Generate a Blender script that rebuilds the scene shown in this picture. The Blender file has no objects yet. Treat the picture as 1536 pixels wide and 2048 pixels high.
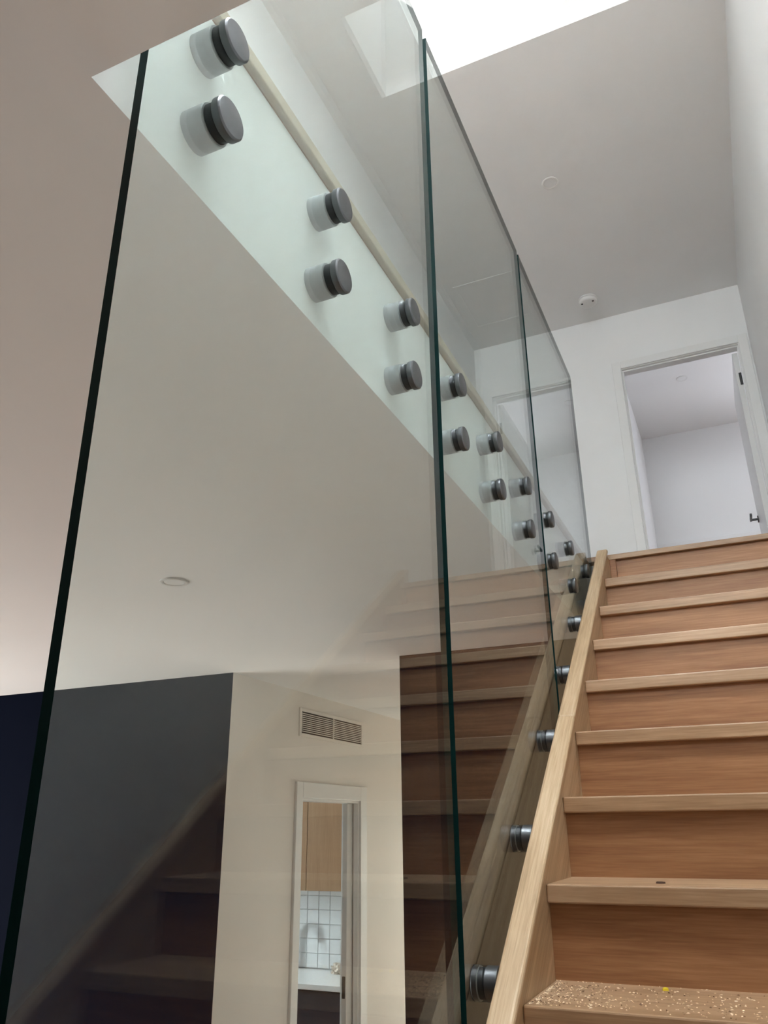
import bpy, bmesh, math, random
from mathutils import Matrix, Vector
random.seed(7)
C = bpy.context.scene.collection
SC = bpy.context.scene

# ------------------------------------------------------------------ camera
# world: X right across the stair, Y up the stair, Z up; lens at the origin
cam = bpy.data.cameras.new('camera'); camo = bpy.data.objects.new('camera', cam); C.objects.link(camo)
def cam_rot(a, b, c):
    ca, sa, cb, sb, cc, sc = math.cos(a), math.sin(a), math.cos(b), math.sin(b), math.cos(c), math.sin(c)
    Rz = Matrix(((ca, -sa, 0), (sa, ca, 0), (0, 0, 1)))
    B = Matrix(((1, 0, 0), (0, 0, -1), (0, 1, 0)))
    Rx = Matrix(((1, 0, 0), (0, cb, -sb), (0, sb, cb)))
    Rr = Matrix(((cc, -sc, 0), (sc, cc, 0), (0, 0, 1)))
    return Rr @ Rx @ B @ Rz
M = cam_rot(-0.418264479, -0.384147646, -0.0100631055)
r, d, f = M[0], M[1], M[2]
camo.matrix_world = Matrix(((r[0], -d[0], -f[0], 0), (r[1], -d[1], -f[1], 0), (r[2], -d[2], -f[2], 0), (0, 0, 0, 1)))
cam.sensor_fit = 'HORIZONTAL'; cam.sensor_width = 36.0; cam.lens = 1559.338 / 1536 * 36
cam.clip_start = 0.02; cam.clip_end = 100
SC.camera = camo

# ------------------------------------------------------------------ sky and exposure
SKY = 0.55                          # radiance of the bright sky
w = bpy.data.worlds.new('bright_sky'); SC.world = w; w.use_nodes = True
w.node_tree.nodes['Background'].inputs[0].default_value = (0.86, 0.945, 1.0, 1)
w.node_tree.nodes['Background'].inputs[1].default_value = SKY
w.cycles.sampling_method = 'NONE'
SC.view_settings.view_transform = 'Standard'; SC.view_settings.look = 'None'
SC.view_settings.exposure = 0.82; SC.view_settings.gamma = 1.0; SC.view_settings.use_curve_mapping = False
SC.cycles.transparent_max_bounces = 24; SC.cycles.max_bounces = 7; SC.cycles.diffuse_bounces = 4
SC.cycles.sample_clamp_indirect = 120; SC.cycles.adaptive_threshold = 0.16
sun = bpy.data.lights.new('sun', 'SUN'); sun.energy = 9.5; sun.angle = 0.0093; sun.color = (1.0, 0.985, 0.96)
suno = bpy.data.objects.new('sun', sun); C.objects.link(suno)
suno.rotation_euler = Vector((-0.67, 0.645, -1.0)).to_track_quat('-Z', 'Y').to_euler()
def daylight(name, loc, rot, sx, sy, rad, col=(0.86, 0.945, 1.0)):
    """area lamp standing for daylight at an opening, brightness set per window, one sided, facing into the room"""
    l = bpy.data.lights.new(name, 'AREA'); l.shape = 'RECTANGLE'; l.size = sx; l.size_y = sy
    l.energy = math.pi * sx * sy * rad; l.color = col
    o = bpy.data.objects.new(name, l); C.objects.link(o); o.location = loc; o.rotation_euler = rot
    return o

# ------------------------------------------------------------------ key dimensions
RISE, GO = 0.18, 0.24266
FL, FU = -1.915, 1.145          # lower and upper floor levels
CL, CU = 0.786, 3.683           # lower and upper ceilings
XS, XR, XW = -0.438, 0.44, 0.483  # tread ends and right wall
XG, TG = -0.505, 0.012          # glass face and thickness
XF = -0.552                     # fascia face
YV, YT, YE = 0.443, 3.51, 5.37  # void near edge, landing nosing, end wall
YN = 3.545                      # navy wall
XC = -2.48                      # hall side wall
XL = -1.55                      # upper hall left wall
def nz(y): return -0.295 + (y - 1.568) * RISE / GO

# ------------------------------------------------------------------ materials
def nodes(name):
    m = bpy.data.materials.new(name); m.use_nodes = True
    nt = m.node_tree; b = nt.nodes['Principled BSDF']
    return m, nt, b
def paint(name, col, rough=0.6, bump=0.0, var=0.03, spec=0.3):
    m, nt, b = nodes(name)
    tc = nt.nodes.new('ShaderNodeTexCoord')
    n = nt.nodes.new('ShaderNodeTexNoise'); n.inputs['Scale'].default_value = 1.7; n.inputs['Detail'].default_value = 1
    nt.links.new(tc.outputs['Object'], n.inputs['Vector'])
    mx = nt.nodes.new('ShaderNodeMix'); mx.data_type = 'RGBA'
    mx.inputs[6].default_value = tuple(c * (1 - var) for c in col) + (1,)
    mx.inputs[7].default_value = tuple(min(1, c * (1 + var)) for c in col) + (1,)
    nt.links.new(n.outputs['Fac'], mx.inputs[0]); nt.links.new(mx.outputs[2], b.inputs['Base Color'])
    if bump:
        n2 = nt.nodes.new('ShaderNodeTexNoise'); n2.inputs['Scale'].default_value = 30; n2.inputs['Detail'].default_value = 0
        nt.links.new(tc.outputs['Object'], n2.inputs['Vector'])
        bp = nt.nodes.new('ShaderNodeBump'); bp.inputs['Strength'].default_value = bump; bp.inputs['Distance'].default_value = 0.002
        nt.links.new(n2.outputs['Fac'], bp.inputs['Height']); nt.links.new(bp.outputs['Normal'], b.inputs['Normal'])
    b.inputs['Roughness'].default_value = rough; b.inputs['Specular IOR Level'].default_value = spec
    return m
def wood(name, axis, cols, rough=0.42, slope=0.0, fine=1.0, spread=0.35):
    """streaky timber; axis 0/1/2 is the grain direction, slope tips it about X"""
    m, nt, b = nodes(name)
    tc = nt.nodes.new('ShaderNodeTexCoord'); oi = nt.nodes.new('ShaderNodeObjectInfo')
    off = nt.nodes.new('ShaderNodeVectorMath'); off.operation = 'ADD'
    mul = nt.nodes.new('ShaderNodeMath'); mul.operation = 'MULTIPLY'; mul.inputs[1].default_value = 37.0
    nt.links.new(oi.outputs['Random'], mul.inputs[0])
    rot = nt.nodes.new('ShaderNodeMapping'); rot.inputs['Rotation'].default_value = (-slope, 0, 0)
    nt.links.new(tc.outputs['Object'], rot.inputs['Vector'])
    nt.links.new(rot.outputs[0], off.inputs[0]); nt.links.new(mul.outputs[0], off.inputs[1])
    def streak(long, cross, detail):
        mp = nt.nodes.new('ShaderNodeMapping')
        s = [cross] * 3; s[axis] = long; mp.inputs['Scale'].default_value = s
        nt.links.new(off.outputs[0], mp.inputs['Vector'])
        n = nt.nodes.new('ShaderNodeTexNoise'); n.inputs['Scale'].default_value = 1; n.inputs['Detail'].default_value = detail
        n.inputs['Roughness'].default_value = 0.62; n.inputs['Distortion'].default_value = 0.3
        nt.links.new(mp.outputs[0], n.inputs['Vector']); return n
    n1 = streak(1.6, 22 * fine, 5); n2 = streak(7, 190 * fine, 4); n3 = streak(0.6, 5, 2)
    mixf = nt.nodes.new('ShaderNodeMath'); mixf.operation = 'MULTIPLY_ADD'; mixf.inputs[1].default_value = 0.45
    a2 = nt.nodes.new('ShaderNodeMath'); a2.operation = 'MULTIPLY'; a2.inputs[1].default_value = 0.33
    nt.links.new(n2.outputs['Fac'], a2.inputs[0])
    nt.links.new(n1.outputs['Fac'], mixf.inputs[0]); nt.links.new(a2.outputs[0], mixf.inputs[2])
    m3 = nt.nodes.new('ShaderNodeMath'); m3.operation = 'MULTIPLY_ADD'; m3.inputs[1].default_value = 0.22
    nt.links.new(n3.outputs['Fac'], m3.inputs[0]); nt.links.new(mixf.outputs[0], m3.inputs[2])
    cr = nt.nodes.new('ShaderNodeValToRGB')
    cr.color_ramp.elements[0].position = 0.5 - spread / 2; cr.color_ramp.elements[0].color = (*cols[0], 1)
    cr.color_ramp.elements[1].position = 0.5 + spread / 2; cr.color_ramp.elements[1].color = (*cols[2], 1)
    e = cr.color_ramp.elements.new(0.5); e.color = (*cols[1], 1)
    nt.links.new(m3.outputs[0], cr.inputs[0])
    hs = nt.nodes.new('ShaderNodeHueSaturation')
    mr = nt.nodes.new('ShaderNodeMapRange'); mr.inputs['To Min'].default_value = 0.88; mr.inputs['To Max'].default_value = 1.10
    nt.links.new(oi.outputs['Random'], mr.inputs['Value']); nt.links.new(mr.outputs[0], hs.inputs['Value'])
    nt.links.new(cr.outputs[0], hs.inputs['Color']); nt.links.new(hs.outputs[0], b.inputs['Base Color'])
    bp = nt.nodes.new('ShaderNodeBump'); bp.inputs['Strength'].default_value = 0.12; bp.inputs['Distance'].default_value = 0.001
    nt.links.new(n2.outputs['Fac'], bp.inputs['Height']); nt.links.new(bp.outputs['Normal'], b.inputs['Normal'])
    b.inputs['Roughness'].default_value = rough
    return m
def plain(name, col, rough=0.5, metal=0.0, spec=0.5):
    m, nt, b = nodes(name)
    tc = nt.nodes.new('ShaderNodeTexCoord'); n = nt.nodes.new('ShaderNodeTexNoise'); n.inputs['Scale'].default_value = 60
    nt.links.new(tc.outputs['Object'], n.inputs['Vector'])
    mr = nt.nodes.new('ShaderNodeMapRange'); mr.inputs['To Min'].default_value = rough * 0.85; mr.inputs['To Max'].default_value = min(1, rough * 1.15)
    nt.links.new(n.outputs['Fac'], mr.inputs['Value']); nt.links.new(mr.outputs[0], b.inputs['Roughness'])
    b.inputs['Base Color'].default_value = (*col, 1); b.inputs['Metallic'].default_value = metal; b.inputs['Specular IOR Level'].default_value = spec
    return m
def sheet_glass(name, tint, smudge=0.0):
    """one face of a sheet: clear, tinted transmission plus mirror reflection by Fresnel (Schlick)"""
    m = bpy.data.materials.new(name); m.use_nodes = True; nt = m.node_tree
    nt.nodes.clear()
    g = nt.nodes.new('ShaderNodeNewGeometry')
    dt = nt.nodes.new('ShaderNodeVectorMath'); dt.operation = 'DOT_PRODUCT'
    nt.links.new(g.outputs['Normal'], dt.inputs[0]); nt.links.new(g.outputs['Incoming'], dt.inputs[1])
    ab = nt.nodes.new('ShaderNodeMath'); ab.operation = 'ABSOLUTE'; nt.links.new(dt.outputs['Value'], ab.inputs[0])
    om = nt.nodes.new('ShaderNodeMath'); om.operation = 'SUBTRACT'; om.inputs[0].default_value = 1; nt.links.new(ab.outputs[0], om.inputs[1])
    pw = nt.nodes.new('ShaderNodeMath'); pw.operation = 'POWER'; pw.inputs[1].default_value = 5; nt.links.new(om.outputs[0], pw.inputs[0])
    fr = nt.nodes.new('ShaderNodeMath'); fr.operation = 'MULTIPLY_ADD'; fr.inputs[1].default_value = 0.957; fr.inputs[2].default_value = 0.043
    nt.links.new(pw.outputs[0], fr.inputs[0])
    t = nt.nodes.new('ShaderNodeBsdfTransparent'); t.inputs[0].default_value = (*tint, 1)
    gl = nt.nodes.new('ShaderNodeBsdfGlossy'); gl.inputs['Roughness'].default_value = 0.0
    mx = nt.nodes.new('ShaderNodeMixShader')
    nt.links.new(fr.outputs[0], mx.inputs[0]); nt.links.new(t.outputs[0], mx.inputs[1]); nt.links.new(gl.outputs[0], mx.inputs[2])
    out = nt.nodes.new('ShaderNodeOutputMaterial')
    last = mx
    if smudge:
        tc = nt.nodes.new('ShaderNodeTexCoord'); n = nt.nodes.new('ShaderNodeTexNoise'); n.inputs['Scale'].default_value = 5; n.inputs['Detail'].default_value = 6
        nt.links.new(tc.outputs['Object'], n.inputs['Vector'])
        mr = nt.nodes.new('ShaderNodeMapRange'); mr.inputs['From Min'].default_value = 0.5; mr.inputs['From Max'].default_value = 0.9
        mr.inputs['To Min'].default_value = 0.0; mr.inputs['To Max'].default_value = smudge
        nt.links.new(n.outputs['Fac'], mr.inputs['Value'])
        df = nt.nodes.new('ShaderNodeBsdfDiffuse'); df.inputs[0].default_value = (0.6, 0.6, 0.58, 1)
        m2 = nt.nodes.new('ShaderNodeMixShader'); nt.links.new(mr.outputs[0], m2.inputs[0])
        nt.links.new(mx.outputs[0], m2.inputs[1]); nt.links.new(df.outputs[0], m2.inputs[2]); last = m2
    nt.links.new(last.outputs[0], out.inputs[0])
    return m

SL = math.atan2(RISE, GO)
OAK = ((0.27, 0.145, 0.072), (0.385, 0.225, 0.122), (0.50, 0.32, 0.195))
mat_white = paint('white_wall_paint', (0.86, 0.858, 0.85))
mat_ceil = paint('white_ceiling_paint', (0.87, 0.865, 0.855), rough=0.8)
mat_trim = paint('white_gloss_trim', (0.83, 0.825, 0.81), rough=0.3, bump=0.0, var=0.01)
mat_cream = paint('warm_white_wall_paint', (0.86, 0.81, 0.755))
mat_navy = paint('navy_wall_paint', (0.0030, 0.0048, 0.0125), rough=0.9, var=0.06, spec=0.03)
mat_plaster = paint('plaster', (0.7, 0.69, 0.67))
mat_tread = wood('oak_tread', 0, OAK, spread=0.24)
mat_riser = wood('oak_riser', 0, ((0.235, 0.095, 0.036), (0.335, 0.150, 0.062), (0.44, 0.215, 0.098)), rough=0.5, spread=0.24)
mat_string = wood('oak_stringer', 1, ((0.375, 0.24, 0.13), (0.51, 0.345, 0.205), (0.625, 0.455, 0.30)), slope=SL, fine=1.3, spread=0.2)
mat_floor = wood('oak_floor', 1, ((0.26, 0.14, 0.085), (0.36, 0.20, 0.13), (0.45, 0.27, 0.18)))
mat_nosing = wood('pale_oak_nosing', 1, ((0.50, 0.40, 0.29), (0.60, 0.50, 0.38), (0.68, 0.58, 0.46)))
mat_cup = wood('oak_veneer', 2, ((0.27, 0.155, 0.082), (0.33, 0.195, 0.11), (0.39, 0.24, 0.14)), rough=0.45)
mat_glass = sheet_glass('balustrade_glass', (0.948, 0.983, 0.972), smudge=0.02)
mat_pane = sheet_glass('window_glass', (0.97, 0.985, 0.98))
mat_gedge = plain('green_glass_edge', (0.003, 0.021, 0.020), 0.35, spec=0.10)
mat_steel = plain('satin_steel', (0.145, 0.15, 0.158), 0.40, 1.0)
mat_barrel = plain('satin_steel_pale', (0.50, 0.51, 0.53), 0.6, 0.35)  # paler copy of the steel, reflection in the glass put into its colour
mat_washer = plain('grey_washer', (0.42, 0.41, 0.42), 0.6)
mat_gasket = plain('black_rubber', (0.012, 0.014, 0.016), 0.5)
mat_hard = plain('gunmetal_hardware', (0.10, 0.10, 0.10), 0.4, 1.0)
mat_black = plain('matt_black', (0.015, 0.015, 0.017), 0.45)
mat_plastic = plain('white_plastic', (0.82, 0.81, 0.79), 0.35)
mat_lens = plain('frosted_lens', (0.86, 0.86, 0.85), 0.6, spec=0.2)
mat_tile = paint('glazed_white_tile', (0.78, 0.79, 0.80), rough=0.15, bump=0.1, var=0.05)
mat_grout = paint('grey_grout', (0.58, 0.59, 0.60), rough=0.9)
mat_bench = plain('white_stone', (0.84, 0.85, 0.86), 0.25)
mat_cabnavy = plain('charcoal_laminate', (0.028, 0.030, 0.042), 0.4)
mat_dark = plain('duct_black', (0.02, 0.02, 0.02), 0.8)
mat_chip = plain('dark_bark', (0.06, 0.025, 0.012), 0.8)
mat_dust = plain('pale_shavings', (0.74, 0.56, 0.38), 0.7)
mat_crumb = plain('brown_crumbs', (0.13, 0.065, 0.03), 0.8)
mat_yellow = plain('yellow_plastic', (0.75, 0.55, 0.02), 0.4)
mat_paper = paint('brown_white_paper', (0.62, 0.54, 0.46), rough=0.8, var=0.3)
mat_ground = paint('outdoor_paving', (0.42, 0.40, 0.37), rough=0.9)

# ------------------------------------------------------------------ builders
def bx(bm, x0, x1, y0, y1, z0, z1, mi=0):
    v = [bm.verts.new(p) for p in ((x0, y0, z0), (x1, y0, z0), (x1, y1, z0), (x0, y1, z0), (x0, y0, z1), (x1, y0, z1), (x1, y1, z1), (x0, y1, z1))]
    for q in ((3, 2, 1, 0), (4, 5, 6, 7), (0, 1, 5, 4), (1, 2, 6, 5), (2, 3, 7, 6), (3, 0, 4, 7)):
        bm.faces.new([v[i] for i in q]).material_index = mi
def boxes(*bs):
    bm = bmesh.new()
    for b in bs: bx(bm, *b)
    return bm
def prism(bm, pts, x0, x1):
    """(y,z) outline extruded along X"""
    a = [bm.verts.new((x0, y, z)) for y, z in pts]; b = [bm.verts.new((x1, y, z)) for y, z in pts]
    n = len(pts)
    bm.faces.new(a); bm.faces.new(b[::-1])
    for i in range(n): bm.faces.new((a[i], b[i], b[(i + 1) % n], a[(i + 1) % n]))
def lathe(bm, prof, axis='x', n=40):
    """prof: (along, radius) list revolved about an axis"""
    rings = []
    for t, rr in prof:
        ring = []
        for k in range(n):
            a = 2 * math.pi * k / n; c, s = rr * math.cos(a), rr * math.sin(a)
            ring.append(bm.verts.new((t, c, s) if axis == 'x' else (c, s, t)))
        rings.append(ring)
    for i in range(len(rings) - 1):
        for k in range(n):
            bm.faces.new((rings[i][k], rings[i][(k + 1) % n], rings[i + 1][(k + 1) % n], rings[i + 1][k]))
    bm.faces.new(rings[0]); bm.faces.new(rings[-1][::-1])
def obj(name, bm, mat, parent=None, bevel=0, seg=2, smooth=False, kind=None):
    bmesh.ops.recalc_face_normals(bm, faces=bm.faces)
    me = bpy.data.meshes.new(name); bm.to_mesh(me); bm.free()
    for mm in (mat if isinstance(mat, (list, tuple)) else [mat]): me.materials.append(mm)
    o = bpy.data.objects.new(name, me); C.objects.link(o)
    if parent: o.parent = parent
    if bevel:
        md = o.modifiers.new('bevel', 'BEVEL'); md.width = bevel; md.segments = seg; md.limit_method = 'ANGLE'; md.angle_limit = 0.6
        md.harden_normals = False
    if smooth:
        for p in me.polygons: p.use_smooth = True
        me.set_sharp_from_angle(angle=0.7)
    if kind: o['kind'] = kind
    return o
def empty(name, loc=(0, 0, 0)):
    o = bpy.data.objects.new(name, None); C.objects.link(o); o.location = loc; o.empty_display_size = 0.05
    return o
def tag(o, label, cat, group=None):
    o['label'] = label; o['category'] = cat
    if group: o['group'] = group
    return o
def struct(name, bm, mat, **k):
    return obj(name, bm, mat, kind='structure', **k)
def sroot(name):
    o = empty(name); o['kind'] = 'structure'; return o

# ------------------------------------------------------------------ shell
struct('floor', boxes((-5.6, 0.62, -2.7, 7.1, FL - 0.2, FL)), mat_floor)
struct('ground', boxes((-16, -5.62, -6, 9, FL - 0.3, FL - 0.12)), mat_ground)
# slab between the storeys round the stair void
def ring(z0, z1):
    return boxes((-5.6, XF, -2.7, 8.0, z0, z1), (XF, 0.62, -2.7, YV, z0, z1), (XF, 2.8, YT + 0.037, 8.0, z0, z1))
struct('ceiling_lower', ring(CL, FU - 0.03), mat_ceil)
struct('floor_upper', ring(FU - 0.03, FU), mat_floor)
struct('wall_right', boxes((XW, 0.62, -2.7, YE + 0.1, FL, CU + 0.1)), mat_white)
# right-hand window wall of the living area and the unseen walls behind the camera
LW = (0.9, 3.45, FL + 0.05, 0.25)
struct('wall_left', boxes((-5.6, -5.5, -2.7, LW[0], FL, CL), (-5.6, -5.5, LW[1], YN + 0.1, FL, CL), (-5.6, -5.5, LW[0], LW[1], LW[3], CL), (-5.6, -5.5, LW[0], LW[1], FL, LW[2])), mat_white)
struct('wall_near', boxes((-5.6, 0.62, -2.8, -2.7, FL, CL)), mat_navy)
struct('wall_navy_left', boxes((-5.5, XC - 0.0005, YN, YN + 0.1, FL, CL)), mat_navy)
struct('wall_navy_right', boxes((-1.5, XW, YN, YN + 0.1, FL, CL)), mat_navy)
# hallway behind the navy wall
DY0, DY1, DH = 4.31, 5.11, 0.172
struct('wall_hall', boxes((XC - 0.12, XC, YN + 0.001, DY0, FL, CL), (XC - 0.12, XC, DY1, 7.0, FL, CL), (XC - 0.12, XC, DY0, DY1, DH, CL)), mat_cream)
struct('wall_hall_right', boxes((-1.5, -1.38, YN + 0.1, 7.0, FL, CL)), mat_cream)
HW = (-2.36, -1.62, FL + 0.05, 0.15)
struct('wall_hall_end', boxes((XC, HW[0], 7.0, 7.1, FL, CL), (HW[1], -1.5, 7.0, 7.1, FL, CL), (HW[0], HW[1], 7.0, 7.1, FL, HW[2]), (HW[0], HW[1], 7.0, 7.1, HW[3], CL)), mat_cream)
# laundry beyond the hall wall
TY = 6.12
lau = struct('wall_laundry', boxes((-5.6, XC - 0.12, TY, TY + 0.1, FL, CL)), mat_grout)
KW = (5.05, 5.32, -0.65, 0.10)
struct('wall_laundry_left', boxes((-5.6, -5.5, YN + 0.1, KW[0], FL, CL), (-5.6, -5.5, KW[1], TY, FL, CL), (-5.6, -5.5, KW[0], KW[1], FL, KW[2]), (-5.6, -5.5, KW[0], KW[1], KW[3], CL)), mat_white)
# upper hall
SK = (-0.95, 0.212, 2.335, 2.833)     # skylight opening
SH = CU + 0.77
SK2 = (-0.45, 0.212, 0.15, 0.95)      # unseen skylight added to brighten the lower flight
struct('ceiling_upper', boxes((XL - 0.1, SK[0], -2.7, YE, CU, CU + 0.12), (SK[1], 0.62, -2.7, YE, CU, CU + 0.12),
       (SK[0], SK2[0], -2.7, SK[2], CU, CU + 0.12), (SK2[0], SK[1], -2.7, SK2[2], CU, CU + 0.12), (SK2[0], SK[1], SK2[3], SK[2], CU, CU + 0.12),
       (SK[0], SK[1], SK[3], YE, CU, CU + 0.12)), mat_ceil)
struct('wall_upper_left', boxes((XL - 0.1, XL, -2.7, YE + 0.1, FU, CU)), mat_white)
UW = (-1.35, 0.25, FU + 0.9, FU + 2.2)
struct('wall_upper_near', boxes((XL, UW[0], -2.8, -2.7, FU, CU), (UW[1], XW, -2.8, -2.7, FU, CU), (UW[0], UW[1], -2.8, -2.7, FU, UW[2]), (UW[0], UW[1], -2.8, -2.7, UW[3], CU)), mat_white)
OX0, OX1, OH = -0.408, 0.404, FU + 2.045   # opening in the end wall
struct('wall_end', boxes((XL, OX0 - 0.02, YE, YE + 0.09, FU, CU), (OX1 + 0.02, XW, YE, YE + 0.09, FU, CU), (OX0 - 0.02, OX1 + 0.02, YE, YE + 0.09, OH + 0.02, CU)), mat_white)
# room behind the upper doorway
RY = 7.66; RW = (1.1, 2.3, FU + 0.95, FU + 2.1)
struct('ceiling_bedroom', boxes((-0.6, 2.8, YE, RY + 0.1, CU, CU + 0.12)), mat_ceil)
struct('wall_bedroom_left', boxes((-0.6, -0.485, YE + 0.09, RY + 0.1, FU, CU)), mat_white)
struct('wall_bedroom_far', boxes((-0.485, RW[0], RY, RY + 0.1, FU, CU), (RW[1], 2.7, RY, RY + 0.1, FU, CU), (RW[0], RW[1], RY, RY + 0.1, FU, RW[2]), (RW[0], RW[1], RY, RY + 0.1, RW[3], CU)), mat_white)
struct('wall_bedroom_right', boxes((2.7, 2.8, YE + 0.09, RY + 0.1, FU, CU)), mat_white)
struct('wall_bedroom_near', boxes((XW, 2.7, YE, YE + 0.09, FU, CU)), mat_white)
struct('trim_1', boxes((-0.485, 1.0, RY - 0.018, RY, FU, FU + 1.385)), mat_trim, bevel=0.003)

# skylights: plastered shaft, frame, pane
def skylight(name, SK, rad):
    s = sroot(name); t = 0.05
    obj('shaft', boxes((SK[0] - t, SK[0], SK[2] - t, SK[3] + t, CU + 0.121, SH), (SK[1], SK[1] + t, SK[2] - t, SK[3] + t, CU + 0.121, SH),
        (SK[0], SK[1], SK[2] - t, SK[2], CU + 0.121, SH), (SK[0], SK[1], SK[3], SK[3] + t, CU + 0.121, SH)), mat_white, s)
    obj('frame', boxes((SK[0] - t, SK[0] + 0.02, SK[2] - t, SK[3] + t, SH, SH + 0.06), (SK[1] - 0.02, SK[1] + t, SK[2] - t, SK[3] + t, SH, SH + 0.06),
        (SK[0] + 0.02, SK[1] - 0.02, SK[2] - t, SK[2] + 0.02, SH, SH + 0.06), (SK[0] + 0.02, SK[1] - 0.02, SK[3] - 0.02, SK[3] + t, SH, SH + 0.06)), mat_trim, s)
    obj('pane', boxes((SK[0] + 0.02, SK[1] - 0.02, SK[2] + 0.02, SK[3] - 0.02, SH + 0.02, SH + 0.026)), mat_pane, s)
    daylight(name + '_daylight', ((SK[0] + SK[1]) / 2, (SK[2] + SK[3]) / 2, SH + 0.08), (0, 0, 0), SK[1] - SK[0], SK[3] - SK[2], rad)
skylight('window_1', SK, SKY)
skylight('fill_skylight', SK2, 95.0)  # added out of view, lights the treads and stringers from above
# wall windows: frame, mullion, panes
def side_window(name, x, y0, y1, z0, z1, n, face, rad, col=(0.86, 0.945, 1.0)):
    s = sroot(name); fw = 0.05; xa, xb = x - 0.04, x + 0.04
    obj('frame', boxes((xa, xb, y0, y0 + fw, z0, z1), (xa, xb, y1 - fw, y1, z0, z1), (xa, xb, y0 + fw, y1 - fw, z0, z0 + fw), (xa, xb, y0 + fw, y1 - fw, z1 - fw, z1)), mat_trim, s)
    wd = (y1 - y0 - 2 * fw) / n
    for i in range(n):
        a = y0 + fw + i * wd
        if i: obj('mullion', boxes((xa, xb, a - 0.02, a + 0.02, z0 + fw, z1 - fw)), mat_trim, s)
        obj('pane', boxes((x - 0.003, x + 0.003, a + (0.02 if i else 0), a + wd - (0.02 if i < n - 1 else 0), z0 + fw, z1 - fw)), mat_pane, s)
    daylight(name + '_daylight', (x - 0.06 * face, (y0 + y1) / 2, (z0 + z1) / 2), (0, -math.pi / 2 * face, 0), z1 - z0, y1 - y0, rad, col)
side_window('window_2', -5.55, LW[0], LW[1], LW[2], LW[3], 3, 1, 5.0, (1.0, 0.95, 0.92))
side_window('window_3', -5.55, KW[0], KW[1], KW[2], KW[3], 1, 1, 165.0)
def end_window(name, a0, a1, b0, b1, y, face, rad, col):
    s = sroot(name); ya, yb = y - 0.04, y + 0.04
    obj('frame', boxes((a0, a0 + .05, ya, yb, b0, b1), (a1 - .05, a1, ya, yb, b0, b1), (a0 + .05, a1 - .05, ya, yb, b0, b0 + .05), (a0 + .05, a1 - .05, ya, yb, b1 - .05, b1)), mat_trim, s)
    obj('pane', boxes((a0 + .05, a1 - .05, y - 0.003, y + 0.003, b0 + .05, b1 - .05)), mat_pane, s)
    daylight(name + '_daylight', ((a0 + a1) / 2, y - 0.07 * face, (b0 + b1) / 2), (math.pi / 2 * face, 0, 0), a1 - a0, b1 - b0, rad, col)
end_window('window_4', *RW, RY + 0.05, -1, 6.8, (0.86, 0.885, 1.0))
end_window('fill_window_hall', *HW, 7.05, -1, 2.8, (1.0, 0.91, 0.80))  # unseen window added to brighten the hall side wall
end_window('fill_window_upper', *UW, -2.75, 1, 12.5, (0.90, 0.955, 1.0))  # unseen window added to brighten the upper hall and end wall

# timber nosing along the fascia of the upper floor
struct('trim_2', boxes((XF - 0.05, XF + 0.014, YV, YT - 0.002, FU - 0.026, FU + 0.002)), mat_nosing, bevel=0.003)
struct('baseboard_right', boxes((XW - 0.012, XW, YT + 0.06, YE, FU, FU + 0.09)), mat_trim, bevel=0.003)
struct('baseboard_left', boxes((XL, XL + 0.012, -2.7, YE, FU, FU + 0.09)), mat_trim, bevel=0.003)

# upper doorway: architraves, jambs, stops, open leaf
d1 = sroot('door_1'); AW, AT = 0.066, 0.018
obj('architrave', boxes((OX0 - AW, OX0 - 0.004, YE - AT, YE, FU, OH + AW)), mat_trim, d1, bevel=0.003)
obj('architrave', boxes((OX1 + 0.004, OX1 + AW, YE - AT, YE, FU, OH + AW)), mat_trim, d1, bevel=0.003)
obj('architrave', boxes((OX0 - 0.004, OX1 + 0.004, YE - AT, YE, OH + 0.004, OH + AW)), mat_trim, d1, bevel=0.003)
obj('jamb', boxes((OX0 - 0.02, OX0, YE - 0.002, YE + 0.1, FU, OH)), mat_trim, d1)
obj('jamb', boxes((OX1, OX1 + 0.02, YE - 0.002, YE + 0.1, FU, OH)), mat_trim, d1)
obj('jamb', boxes((OX0 - 0.02, OX1 + 0.02, YE - 0.002, YE + 0.1, OH, OH + 0.02)), mat_trim, d1)
obj('stop', boxes((OX0, OX0 + 0.01, YE + 0.02, YE + 0.055, FU, OH)), mat_trim, d1)
obj('stop', boxes((OX1 - 0.01, OX1, YE + 0.02, YE + 0.055, FU, OH)), mat_trim, d1)
obj('stop', boxes((OX0 + 0.01, OX1 - 0.01, YE + 0.02, YE + 0.055, OH - 0.01, OH)), mat_trim, d1)
LX = OX1 - 0.042; LY0, LY1 = YE + 0.105, YE + 0.105 + 0.80
leaf = obj('door_leaf', boxes((LX - 0.004, LX + 0.033, LY0, LY1, FU + 0.012, OH - 0.008)), mat_trim, d1, bevel=0.002)
for z in (FU + 0.22, OH - 0.225):
    obj('hinge', boxes((LX + 0.014, LX + 0.033, LY0 - 0.003, LY0 + 0.001, z - 0.05, z + 0.05)), mat_hard, leaf, bevel=0.0015)
HY, HZ = LY1 - 0.07, FU + 1.0
bm = bmesh.new(); lathe(bm, [(LX - 0.012, 0.026), (LX - 0.010, 0.027), (LX - 0.004, 0.027)]); 
for v in bm.verts: v.co += Vector((0, HY, HZ))
ros = obj('rose', bm, mat_hard, leaf, smooth=True)
bm = bmesh.new(); lathe(bm, [(LX - 0.055, 0.009), (LX - 0.012, 0.009)], n=20)
for v in bm.verts: v.co += Vector((0, HY, HZ))
bx(bm, LX - 0.066, LX - 0.050, HY - 0.125, HY + 0.012, HZ - 0.010, HZ + 0.010)
obj('lever', bm, mat_hard, leaf, bevel=0.003)

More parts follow.
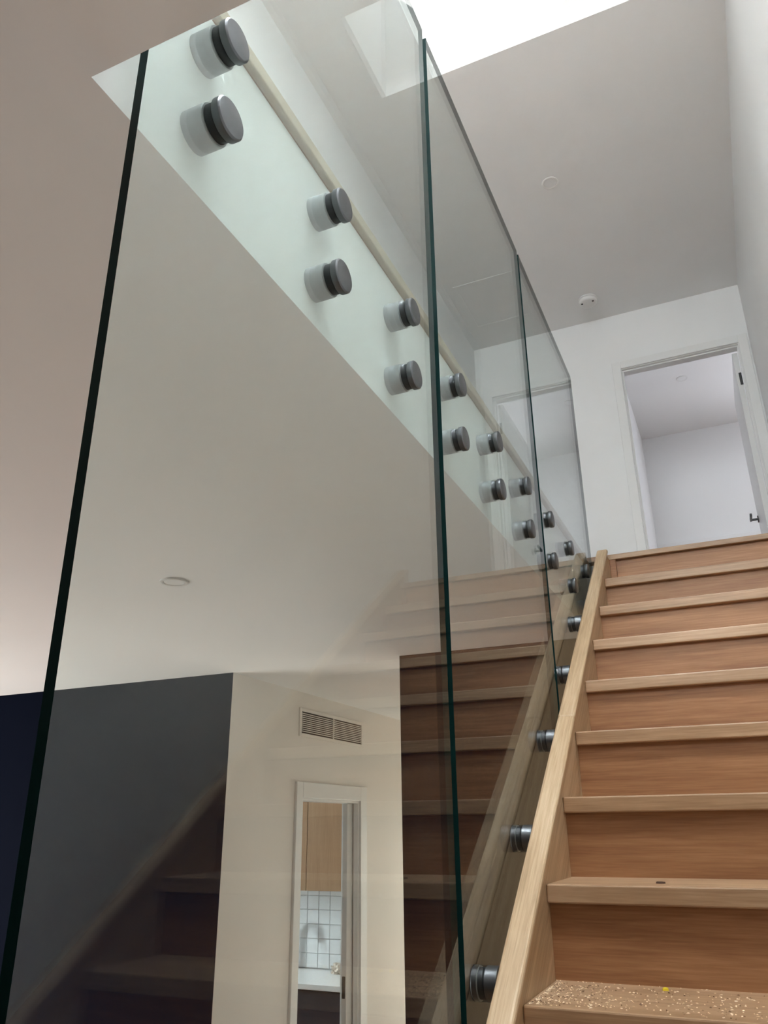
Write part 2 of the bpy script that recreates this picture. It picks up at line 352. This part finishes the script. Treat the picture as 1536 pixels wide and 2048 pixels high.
# laundry doorway: architraves, jambs, pocket door
d2 = sroot('door_2'); LXa = XC - 0.12
obj('architrave', boxes((XC, XC + 0.018, DY0 - 0.07, DY0 + 0.004, FL, DH + 0.085)), mat_trim, d2, bevel=0.003)
obj('architrave', boxes((XC, XC + 0.018, DY1 - 0.004, DY1 + 0.09, FL, DH + 0.085)), mat_trim, d2, bevel=0.003)
obj('architrave', boxes((XC, XC + 0.018, DY0 + 0.004, DY1 - 0.004, DH - 0.004, DH + 0.085)), mat_trim, d2, bevel=0.003)
obj('jamb', boxes((LXa, XC + 0.002, DY0, DY0 + 0.02, FL, DH)), mat_trim, d2)
obj('jamb', boxes((LXa, XC + 0.002, DY0 + 0.02, DY1, DH - 0.02, DH)), mat_trim, d2)
obj('jamb', boxes((XC - 0.03, XC + 0.002, DY1 - 0.02, DY1, FL, DH - 0.02)), mat_trim, d2)
obj('jamb', boxes((LXa, LXa + 0.03, DY1 - 0.02, DY1, FL, DH - 0.02)), mat_trim, d2)
pd = obj('door_leaf', boxes((XC - 0.078, XC - 0.042, DY1 - 0.09, DY1, FL + 0.01, DH - 0.022)), mat_trim, d2, bevel=0.002)
obj('edge_pull', boxes((XC - 0.070, XC - 0.050, DY1 - 0.094, DY1 - 0.086, FL + 0.93, FL + 1.05)), mat_black, pd, bevel=0.002)

# laundry fittings
TW = 0.1015
tile_me = None; k = 0
for j in range(7):
    for i in range(14):
        x = XC - 0.13 - TW * (i + 1); z = -1.010 + TW * j
        if tile_me is None:
            t0 = obj('tile', boxes((0.0015, TW - 0.0015, -0.008, 0.0, 0.0015, TW - 0.0015)), mat_tile, lau, bevel=0.002); tile_me = t0.data; o = t0
        else:
            o = t0.copy(); C.objects.link(o)
        o.location = (x, TY + 0.0005, z); o.rotation_euler = (random.uniform(-.012, .012), 0, random.uniform(-.012, .012))
BZ = FL + 0.9; BF = 5.53
tag(obj('benchtop', boxes((-5.49, XC - 0.125, BF, TY - 0.009, BZ - 0.035, BZ)), mat_bench, bevel=0.003), 'white stone benchtop below the white tiles seen through the downstairs doorway', 'benchtop')
cb = tag(empty('base_cabinet', (-3.0, BF, FL)), 'charcoal base cabinet under the white benchtop in the downstairs doorway', 'cabinet')
def child(name, b, mat, root, **k):
    o = obj(name, b, mat, root, **k); o.location = -root.location; return o
child('body', boxes((-5.49, XC - 0.125, BF + 0.035, TY - 0.01, FL + 0.1, BZ - 0.035)), mat_cabnavy, cb)
for i in range(3):
    x1 = XC - 0.128 - 0.6 * i
    child('door', boxes((x1 - 0.596, x1, BF + 0.014, BF + 0.034, FL + 0.1, BZ - 0.045)), mat_cabnavy, cb, bevel=0.0015)
cu = tag(empty('wall_cupboard', (-3.0, TY, -0.45)), 'oak veneer wall cupboard above the white tiles seen through the downstairs doorway', 'cupboard')
child('body', boxes((-5.49, XC - 0.125, 5.81, TY - 0.01, -0.44, CL - 0.01)), mat_cup, cu)
for xa, xb in ((-3.257, -2.61), (-3.86, -3.263), (-4.46, -3.863), (-5.06, -4.463)):
    child('door', boxes((xa, xb, 5.79, 5.809, -0.445, CL - 0.012)), mat_cup, cu, bevel=0.001)
# gooseneck tap
tp = tag(empty('gooseneck_tap', (-3.645, 6.03, BZ)), 'chrome gooseneck tap on the white benchtop behind the downstairs door frame', 'tap')
bm = bmesh.new()
path = [(0, 0, z) for z in (0, .08, .17, .265)] + [(0.075 - 0.075 * math.cos(a), 0, .265 + .075 * math.sin(a)) for a in [math.pi * q / 10 for q in range(1, 11)]] + [(0.15, 0, .22)]
prev = None
for i, p in enumerate(path):
    q = Vector(path[min(i + 1, len(path) - 1)]) - Vector(path[max(i - 1, 0)]); q.normalize()
    s1 = Vector((0, 1, 0)); s2 = q.cross(s1)
    ringv = [bm.verts.new(Vector(p) + 0.012 * (math.cos(a) * s1 + math.sin(a) * s2)) for a in [2 * math.pi * k / 14 for k in range(14)]]
    if prev:
        for k in range(14): bm.faces.new((prev[k], prev[(k + 1) % 14], ringv[(k + 1) % 14], ringv[k]))
    else: bm.faces.new(ringv)
    prev = ringv
bm.faces.new(prev)
obj('spout', bm, mat_steel, tp, smooth=True)
bm = bmesh.new(); lathe(bm, [(0, .028), (.012, .028), (.016, .018), (.07, .018)], 'z', 24); obj('base', bm, mat_steel, tp, smooth=True)
bm = bmesh.new(); bx(bm, -0.006, 0.006, -0.07, -0.012, .045, .056); obj('handle', bm, mat_steel, tp, bevel=0.002)
# crumpled wrapper on the bench
bm = bmesh.new(); bmesh.ops.create_icosphere(bm, subdivisions=3, radius=0.04)
for v in bm.verts:
    v.co *= random.uniform(0.6, 1.25); v.co.x *= 1.35
for v in bm.verts: v.co.z = max(v.co.z + 0.03, 0.0005)
o = tag(obj('crumpled_wrapper', bm, mat_paper), 'crumpled brown and white wrapper lying on the white benchtop', 'wrapper')
o.location = (-3.07, 5.97, BZ)

# air vent above the downstairs doorway
vx = XC; v0, v1, vz0, vz1 = 4.265, 5.16, 0.520, 0.690
av = tag(empty('air_vent', (vx, (v0 + v1) / 2, vz0)), 'white slatted air vent on the cream wall above the doorway', 'air vent')
child('frame', boxes((vx, vx + 0.008, v0, v0 + 0.025, vz0, vz1), (vx, vx + 0.008, v1 - 0.025, v1, vz0, vz1), (vx, vx + 0.008, v0 + 0.025, v1 - 0.025, vz0, vz0 + 0.02), (vx, vx + 0.008, v0 + 0.025, v1 - 0.025, vz1 - 0.02, vz1)), mat_cream, av, bevel=0.0015)
child('backing', boxes((vx + 0.0005, vx + 0.0015, v0 + 0.025, v1 - 0.025, vz0 + 0.02, vz1 - 0.02)), mat_dark, av)
child('divider', boxes((vx + 0.002, vx + 0.0075, (v0 + v1) / 2 - 0.005, (v0 + v1) / 2 + 0.005, vz0 + 0.02, vz1 - 0.02)), mat_cream, av)
NS = 11; pz = (vz1 - vz0 - 0.04) / NS
for i in range(1, NS):
    z = vz0 + 0.02 + pz * i
    child('slat', boxes((vx + 0.002, vx + 0.0065, v0 + 0.025, v1 - 0.025, z - 0.0022, z + 0.0022)), mat_cream, av)

# ------------------------------------------------------------------ staircase
st = tag(empty('staircase', (0, nz(0) * 0 - 0.4, FL)), 'oak staircase with closed risers and side stringers climbing to the upper floor', 'staircase')
for j in range(1, 17):
    y = 1.568 + (j - 9) * GO; z = FL + RISE * j
    child('tread', boxes((XS, XR, y, y + GO + 0.036, z - 0.037, z)), mat_tread, st, bevel=0.0035)
for j in range(1, 18):
    y = 1.568 + (j - 9) * GO + 0.022; z = FL + RISE * j
    child('riser', boxes((XS, XR, y, y + 0.014, z - RISE, z - (0.037 if j < 17 else 0.024))), mat_riser, st)
child('landing_nosing', boxes((XF + 0.015, XW, YT, YT + 0.12, FU - 0.024, FU + 0.001)), mat_tread, st, bevel=0.003)
child('cleat', boxes((XS, XS + 0.027, YT + 0.002, YT + 0.022, FU - RISE, FU - 0.024)), mat_riser, st, bevel=0.001)
child('packing_block', boxes((-0.4805, XS, 3.4555, YT + 0.036, FU - 0.36, FU - 0.0245)), mat_string, st, bevel=0.001)
def stringer(x0, x1, ov0, ov1, cuts):
    for a, b in cuts:
        bm = bmesh.new()
        za, zb = nz(a), nz(b)
        prism(bm, [(a, za + 0.031), (b, zb + 0.031), (b, zb - 0.27), (a, max(FL, za - 0.27))], x0, x1)
        s = child('stringer', bm, mat_string, st)
        bm = bmesh.new(); prism(bm, [(a, za + 0.031), (b, zb + 0.031), (b, zb + 0.052), (a, za + 0.052)], x0 - ov0, x1 + ov1)
        c = obj('capping', bm, mat_string, s, bevel=0.007, seg=3)
stringer(-0.4805, XS, 0.0, 0.006, ((-0.42, 2.286), (2.2875, 3.455)))
stringer(XR, XW, 0.006, 0.0, ((-0.42, 2.286), (2.2875, 3.56)))

# ------------------------------------------------------------------ glass balustrade
GT = 2.062
panels = []
for (a, b, lab) in ((0.475, 1.430, 'large foreground glass panel with dark green left edge, nearest the camera'),
                    (1.458, 2.422, 'middle glass panel of the balustrade between the two dark vertical joints'),
                    (2.446, 3.428, 'farthest glass panel of the balustrade ending beside the landing')):
    e = tag(empty('glass_balustrade', (XG, (a + b) / 2, nz(a) - 0.22)), lab, 'balustrade', 'frameless glass balustrade panels')
    bm = bmesh.new()
    prism(bm, [(a, nz(a) - 0.22), (b, nz(b) - 0.22), (b, GT), (a, GT)], XG - TG, XG)
    bm.normal_update()
    for fc in bm.faces: fc.material_index = 0 if abs(fc.normal.x) > 0.9 else 1
    child('glass_sheet', bm, [mat_glass, mat_gedge], e)
    panels.append((a, b, e))
# standoff fixings: cap, gasket, barrel
RC = 0.0295
def mesh_of(prof, name, mat):
    bm = bmesh.new(); lathe(bm, prof, 'x', 44)
    bmesh.ops.recalc_face_normals(bm, faces=bm.faces)
    me = bpy.data.meshes.new(name); bm.to_mesh(me); bm.free(); me.materials.append(mat)
    for p in me.polygons: p.use_smooth = True
    me.set_sharp_from_angle(angle=0.6); return me
BL = XG - TG - XF                      # barrel length behind the glass
# origin on the stair-side glass face
cap_me = mesh_of([(0.0012, RC - 0.002), (0.0022, RC - 0.0004), (0.003, RC), (0.0125, RC), (0.0148, RC - 0.0022), (0.0150, RC - 0.003)], 'cap', mat_steel)
gas_me = mesh_of([(-TG + 0.0002, RC - 0.0035), (0.0015, RC - 0.0035)], 'bushing', mat_gasket)
bar_me = mesh_of([(-TG - BL, RC), (-TG - 0.0022, RC), (-TG - 0.0015, RC - 0.001)], 'barrel', mat_barrel)
gas2_me = mesh_of([(-TG - 0.0015, RC - 0.0008), (-TG - 0.0001, RC - 0.0008)], 'gasket', mat_washer)
GS = 0.0235                            # gap from glass to stringer
sbar_me = mesh_of([(0.0015, RC - 0.001), (0.002, RC), (GS + 0.0009, RC)], 'barrel', mat_steel)
scap_me = mesh_of([(-TG - 0.0127, RC - 0.003), (-TG - 0.0125, RC - 0.0022), (-TG - 0.0105, RC), (-TG - 0.002, RC), (-TG - 0.0015, RC - 0.001)], 'cap', mat_steel)
def standoff(loc, parts):
    root = next(e for a, b, e in panels if a < loc[1] < b)
    p = None
    for nm, me in parts:                 # the cap carries the rest of the fixing
        o = bpy.data.objects.new(nm, me); C.objects.link(o)
        if p is None: o.parent = root; o.location = Vector(loc) - root.location; p = o
        else: o.parent = p
ys = [0.618, 0.950, 1.277, 1.587, 1.905, 2.232, 2.552, 2.893, 3.222]
zu = [1.024, 1.015, 1.008, 1.001, 0.993, 0.990, 0.990, 0.992, 0.993]
zl = [0.876, 0.861, 0.853, 0.853, 0.848, 0.845, 0.838, 0.842, 0.842]
fp = [('standoff', bar_me), ('cap', cap_me), ('bushing', gas_me), ('gasket', gas2_me)]
for i, y in enumerate(ys):
    standoff((XG, y, zu[i]), fp); standoff((XG, y, zl[i]), fp)
sp = [('standoff', sbar_me), ('cap', scap_me), ('bushing', gas_me), ('gasket', gas2_me)]
for y, dz in ((1.583, .016), (1.913, .012), (2.245, .012), (2.556, .014), (2.872, .018)):
    standoff((XG, y, nz(y) + dz), sp)

# ------------------------------------------------------------------ ceiling fittings
def downlight(x, y, z, r, label):
    e = tag(empty('downlight', (x, y, z)), label, 'downlight', 'recessed ceiling downlights')
    bm = bmesh.new(); lathe(bm, [(-0.0005, r), (-0.004, r - 0.001), (-0.006, r - 0.006), (-0.004, r - 0.013), (-0.0005, r - 0.014)], 'z', 48)
    obj('rim', bm, mat_plastic, e, smooth=True)
    bm = bmesh.new(); lathe(bm, [(-0.0006, r - 0.0135), (-0.0035, r - 0.0145)], 'z', 48)
    obj('lens', bm, mat_lens, e, smooth=True)
downlight(-0.550, 3.816, CU, 0.051, 'white round downlight in the upper ceiling to the right of the glass')
downlight(-1.698, 2.046, CL, 0.048, 'white round downlight in the lower ceiling seen through the large glass panel')
downlight(-0.002, 6.573, CU, 0.050, 'white round downlight in the ceiling of the room through the upper doorway')
sm = tag(empty('smoke_alarm', (-0.556, 5.078, CU)), 'white round smoke alarm on the upper ceiling near the end wall', 'smoke alarm')
bm = bmesh.new(); lathe(bm, [(-0.0005, 0.071), (-0.010, 0.071), (-0.012, 0.069)], 'z', 48); obj('base', bm, mat_plastic, sm, smooth=True)
bm = bmesh.new(); lathe(bm, [(-0.012, 0.064), (-0.015, 0.067), (-0.030, 0.066), (-0.037, 0.061), (-0.040, 0.05)], 'z', 48); obj('cover', bm, mat_plastic, sm, smooth=True)
for a in (200, 330):
    x, y = 0.045 * math.cos(math.radians(a)), 0.045 * math.sin(math.radians(a))
    bm = bmesh.new(); lathe(bm, [(-0.0455, 0.007), (-0.041, 0.007)], 'z', 14)
    for v in bm.verts: v.co += Vector((x, y, 0.002))
    obj('test_button', bm, mat_black, sm)
hx0, hx1, hy0, hy1 = -1.437, -0.95, 4.515, 5.08
ht = tag(empty('ceiling_hatch', ((hx0 + hx1) / 2, (hy0 + hy1) / 2, CU)), 'flush white access hatch in the upper ceiling behind the glass', 'hatch')
child('frame', boxes((hx0, hx0 + .025, hy0, hy1, CU - .006, CU - 0.0003), (hx1 - .025, hx1, hy0, hy1, CU - .006, CU - 0.0003), (hx0 + .025, hx1 - .025, hy0, hy0 + .025, CU - .006, CU - 0.0003), (hx0 + .025, hx1 - .025, hy1 - .025, hy1, CU - .006, CU - 0.0003)), mat_ceil, ht, bevel=0.001)
child('panel', boxes((hx0 + .027, hx1 - .027, hy0 + .027, hy1 - .027, CU - .003, CU - 0.0003)), mat_ceil, ht)

# ------------------------------------------------------------------ debris on the treads
T0Y, T0Z, T1Z = 1.568, FL + RISE * 9, FL + RISE * 10
def flake(bm, x, y, z, l, wd, h, a):
    m = Matrix.Translation((x, y, z)) @ Matrix.Rotation(a, 4, 'Z') @ Matrix.Rotation(random.uniform(-.25, .25), 4, 'X')
    v = [bm.verts.new(m @ Vector(p)) for p in ((-l, 0, 0), (-l * .2, -wd, h * .2), (l, 0, h * .3), (l * .1, wd, 0), (0, 0, h))]
    for q in ((0, 1, 4), (1, 2, 4), (2, 3, 4), (3, 0, 4), (3, 2, 1, 0)): bm.faces.new([v[i] for i in q])
for nm, mat, n, sc_, lab in (('sawdust', mat_dust, 520, 1.5, 'pale wood shavings and sawdust scattered on the lowest visible tread'),
                             ('bark_crumbs', mat_crumb, 190, 1.35, 'dark brown crumbs scattered among the pale shavings on the lowest visible tread')):
    bm = bmesh.new()
    for i in range(n):
        u = random.random() ** 2.0
        x = XS + 0.010 + u * 0.50; y = T0Y + 0.012 + random.random() * 0.22
        if i < 26 and nm == 'sawdust': x = XS + .004 + random.random() * .5 * random.random(); y = T0Y + GO + 0.013
        flake(bm, x, y, T0Z + 0.0004, sc_ * random.uniform(.0008, .0028), sc_ * random.uniform(.0005, .0013), random.uniform(.0005, .0022), random.random() * 6.3)
    tag(obj(nm, bm, mat, kind='stuff'), lab, 'debris')
def chip(name, x, y, z, l, wd, h, a, mat, label, cat):
    bm = bmesh.new()
    pts = [(-l, -wd * .6, 0), (-l * .3, -wd, 0), (l * .8, -wd * .8, 0), (l, wd * .3, 0), (l * .2, wd, 0), (-l * .9, wd * .7, 0)]
    lo = [bm.verts.new(p) for p in pts]; hi = [bm.verts.new((p[0] * .92, p[1] * .9, h * (0.8 + .4 * random.random()))) for p in pts]
    bm.faces.new(lo[::-1]); bm.faces.new(hi)
    for i in range(6): bm.faces.new((lo[i], lo[(i + 1) % 6], hi[(i + 1) % 6], hi[i]))
    o = tag(obj(name, bm, mat), label, cat); o.location = (x, y, z + .0003); o.rotation_euler = (0, 0, a)
chip('wood_chip', -0.212, 1.888, T1Z, .0095, .010, .0035, 0.05, mat_chip, 'dark brown wood chip lying on the second visible tread from the bottom', 'wood chip')
chip('plastic_scrap', -0.218, 1.795, T0Z, .006, .005, .004, 0.4, mat_yellow, 'small yellow plastic scrap among the sawdust on the lowest tread', 'scrap')
